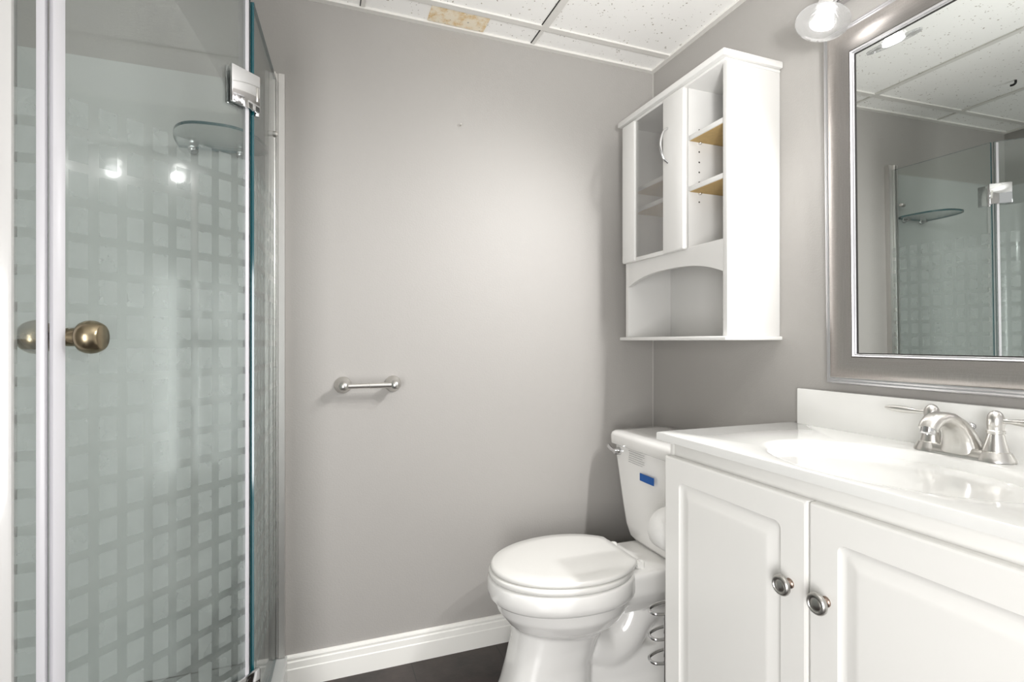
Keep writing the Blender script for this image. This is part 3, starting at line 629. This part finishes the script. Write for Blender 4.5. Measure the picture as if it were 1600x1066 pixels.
# rim band
bm = bmesh.new()
RX = 0.955
loft(bm, [egg(0.500, RX, 0.172, 0.330, p=.96), egg(0.491, RX, 0.181, 0.332, p=.96), egg(0.485, RX, 0.187, 0.340, p=.96), egg(0.483, RX, 0.189, 0.356, p=.96), egg(0.484, RX, 0.188, 0.382, p=.96), egg(0.488, RX, 0.184, 0.389, p=.96), egg(0.496, RX, 0.176, 0.392, p=.96)])
finish('rim', bm, 'porcelain', to, 60)
bm = bmesh.new()
loft(bm, [egg(0.489, 0.95, 0.184, 0.394, cut=0.935), egg(0.486, 0.95, 0.187, 0.398, cut=0.938), egg(0.486, 0.95, 0.187, 0.407, cut=0.938), egg(0.490, 0.95, 0.183, 0.411, cut=0.935)])
finish('seat', bm, 'seat', to, 60)
bm = bmesh.new()
loft(bm, [egg(0.494, 0.962, 0.180, 0.4135, cut=0.928), egg(0.491, 0.962, 0.1835, 0.417, cut=0.931), egg(0.492, 0.962, 0.1825, 0.424, cut=0.930), egg(0.499, 0.962, 0.176, 0.429, cut=0.925), egg(0.54, 0.94, 0.14, 0.4315, cut=0.90), egg(0.62, 0.86, 0.07, 0.4325)])
finish('lid', bm, 'seat', to, 60)
for sy in (-1, 1):
    bm = bmesh.new(); o = Vector((0.952 - 0.90, sy * 0.078, 0.392))
    tube(bm, [o + Vector((-0.012, -0.018 * 1, 0.016)), o + Vector((-0.012, 0.018, 0.016))], 0.009, 20)
    lathe(bm, o, (0, 0, 1), [(0, 0.015), (0.014, 0.0145), (0.021, 0.011), (0.023, 0.004)], 24); finish('hinge_cap', bm, 'seat', to, 50)
# tank
def tring(x0, x1, hw_, z, r, bow=0.012):
    out = []
    for x, y in rrect((x1 - x0) / 2, hw_, r, 10):
        xx = x + (x0 + x1) / 2
        if x < 0: xx -= bow * (1 - (y / hw_) ** 2)
        out.append(Vector((xx - to.location.x, y, z)))
    return out
TF = 1.045; TB = XR - 0.015
bm = bmesh.new()
loft(bm, [tring(1.10, 1.25, 0.100, 0.386, 0.05, 0), tring(1.065, TB - 0.01, 0.140, 0.393, 0.055, .006), tring(1.052, TB - 0.005, 0.162, 0.412, 0.05, .010), tring(1.048, TB, 0.175, 0.45, 0.045), tring(1.046, TB, 0.190, 0.52, 0.04), tring(TF, TB, 0.207, 0.60, 0.035), tring(TF - 0.002, TB, 0.222, 0.68, 0.03), tring(TF - 0.002, TB, 0.228, 0.728, 0.03)])
tank = finish('tank', bm, 'porcelain', to, 60)
bm = bmesh.new()
loft(bm, [tring(TF - 0.010, TB, 0.236, 0.722, 0.035), tring(TF - 0.016, TB + 0.002, 0.243, 0.726, 0.038), tring(TF - 0.017, TB + 0.002, 0.244, 0.755, 0.04), tring(TF - 0.013, TB, 0.240, 0.765, 0.038), tring(TF - 0.004, TB - 0.006, 0.231, 0.7705, 0.035), tring(TF + 0.05, TB - 0.05, 0.19, 0.7725, 0.03)])
finish('tank_lid', bm, 'porcelain', to, 60)
hd = bpy.data.objects.new('flush_handle', None); C.objects.link(hd); hd.parent = to
bm = bmesh.new(); o = Vector((TF - 0.008 - 0.90, 0.178, 0.700))
lathe(bm, o + Vector((0.006, 0, 0)), (-1, 0, 0), [(0, 0.014), (0.006, 0.015), (0.012, 0.013), (0.020, 0.0105), (0.026, 0.009), (0.028, 0.004)], 28); finish('boss', bm, 'chrome', hd, 40)
bm = bmesh.new(); tube(bm, [o + Vector((-0.014, 0.002, 0)), o + Vector((-0.016, 0.020, 0.002)), o + Vector((-0.013, 0.042, 0.006)), o + Vector((-0.008, 0.056, 0.010))], [0.006, 0.0065, 0.0080, 0.0070], 18); finish('lever', bm, 'chrome', hd, 50)
def front_x(y, z): # outer face of the tank at local y
    hw_ = 0.222; return TF - 0.002 - 0.012 * (1 - (y / hw_) ** 2)
def decal(name, y0, y1, z0, z1, m, slant=0.0, par=to):
    bm = bmesh.new(); n = 8; rings = []
    for k in range(n + 1):
        y = y0 + (y1 - y0) * k / n; x = front_x(y - TY, z0) - 0.0006 - 0.90; dz = slant * k / n
        rings.append([Vector((x, y - TY, z0 + dz)), Vector((x, y - TY, z1 + dz)), Vector((x + 0.0018, y - TY, z1 + dz)), Vector((x + 0.0018, y - TY, z0 + dz))])
    loft(bm, rings); return finish(name, bm, m, par, None)
tag(decal('sticker', 1.430, 1.508, 0.628, 0.653, 'tape'), 'blue rectangular sticker')
bm = bmesh.new()
for i in range(7):
    z = 0.722 - i * 0.0076; y1 = 1.583 - random.uniform(0, 0.004); y0 = 1.482 + (0 if i % 3 else 0.012)
    xa = front_x(y0 - TY, z) - 0.0004 - 0.90; xb = front_x(y1 - TY, z) - 0.0004 - 0.90
    for k in range(11):
        ya = y0 + (y1 - y0) * k / 11; yb = ya + (y1 - y0) / 11 * random.uniform(0.6, 0.9); xm = front_x((ya + yb) / 2 - TY, z) - 0.0004 - 0.90
        box(bm, (xm, ya - TY, z), (xm + 0.001, yb - TY, z + 0.0014))
finish('printed_notice', bm, 'print', to, None)

# ------------------------------------------------------------------ toilet paper stand beside the vanity
SX, SY = 0.905, 1.185
sp = thing('toilet_paper_stand', 'chrome wire toilet paper stand between the vanity and the toilet', 'toilet paper stand', (SX, SY, 0))
bm = bmesh.new(); lathe(bm, (0.02, 0, 0), (0, 0, 1), [(0, 0.068), (0.006, 0.068), (0.010, 0.06), (0.012, 0.01)], 40); finish('base', bm, 'chrome', sp)
bm = bmesh.new(); tube(bm, smoothpath([(0.02, -0.063, 0.01), (0.02, -0.063, 0.30), (0.02, -0.063, 0.56), (0.02, -0.058, 0.583), (0.02, -0.045, 0.588), (0.02, 0.0, 0.588), (0.02, 0.052, 0.588), (0.02, 0.056, 0.594)], 5), 0.0042, 14); finish('pole', bm, 'chrome', sp)
for z in (0.368, 0.300, 0.236):
    bm = bmesh.new(); tube(bm, smoothpath([(0.02, -0.063, z), (0.0, -0.045, z), (-0.02, -0.022, z), (-0.052, -0.012, z + 0.001), (-0.058, 0.006, z + 0.001), (-0.045, 0.022, z + 0.002), (0.0, 0.030, z + 0.004), (0.06, 0.020, z + 0.004)], 5), 0.0042, 12); finish('wire_hoop', bm, 'chrome', sp)
bm = bmesh.new(); tube(bm, [(-0.030, -0.021, 0.012), (-0.030, -0.021, 0.369)], 0.0028, 10); finish('upright_wire', bm, 'chrome', sp)
# roll on the stand's arm
bm = bmesh.new(); rr = thing('toilet_paper_roll', 'white toilet paper roll on the chrome stand, half hidden by the vanity', 'toilet paper', (SX + 0.02, SY + 0.003, 0.574))
prof = [(-0.045, 0.022), (-0.045, 0.056), (-0.043, 0.0575), (0.043, 0.0575), (0.045, 0.056), (0.045, 0.022)]
lathe(bm, (0, 0, 0), (0, 1, 0), prof + [prof[0]], 48, False, False); finish('paper', bm, 'paper', rr, 40)
bm = bmesh.new(); lathe(bm, (0, 0, 0), (0, 1, 0), [(-0.044, 0.0205), (-0.044, 0.022), (0.044, 0.022), (0.044, 0.0205), (-0.044, 0.0205)], 32, False, False); finish('core', bm, 'card', rr, 40)
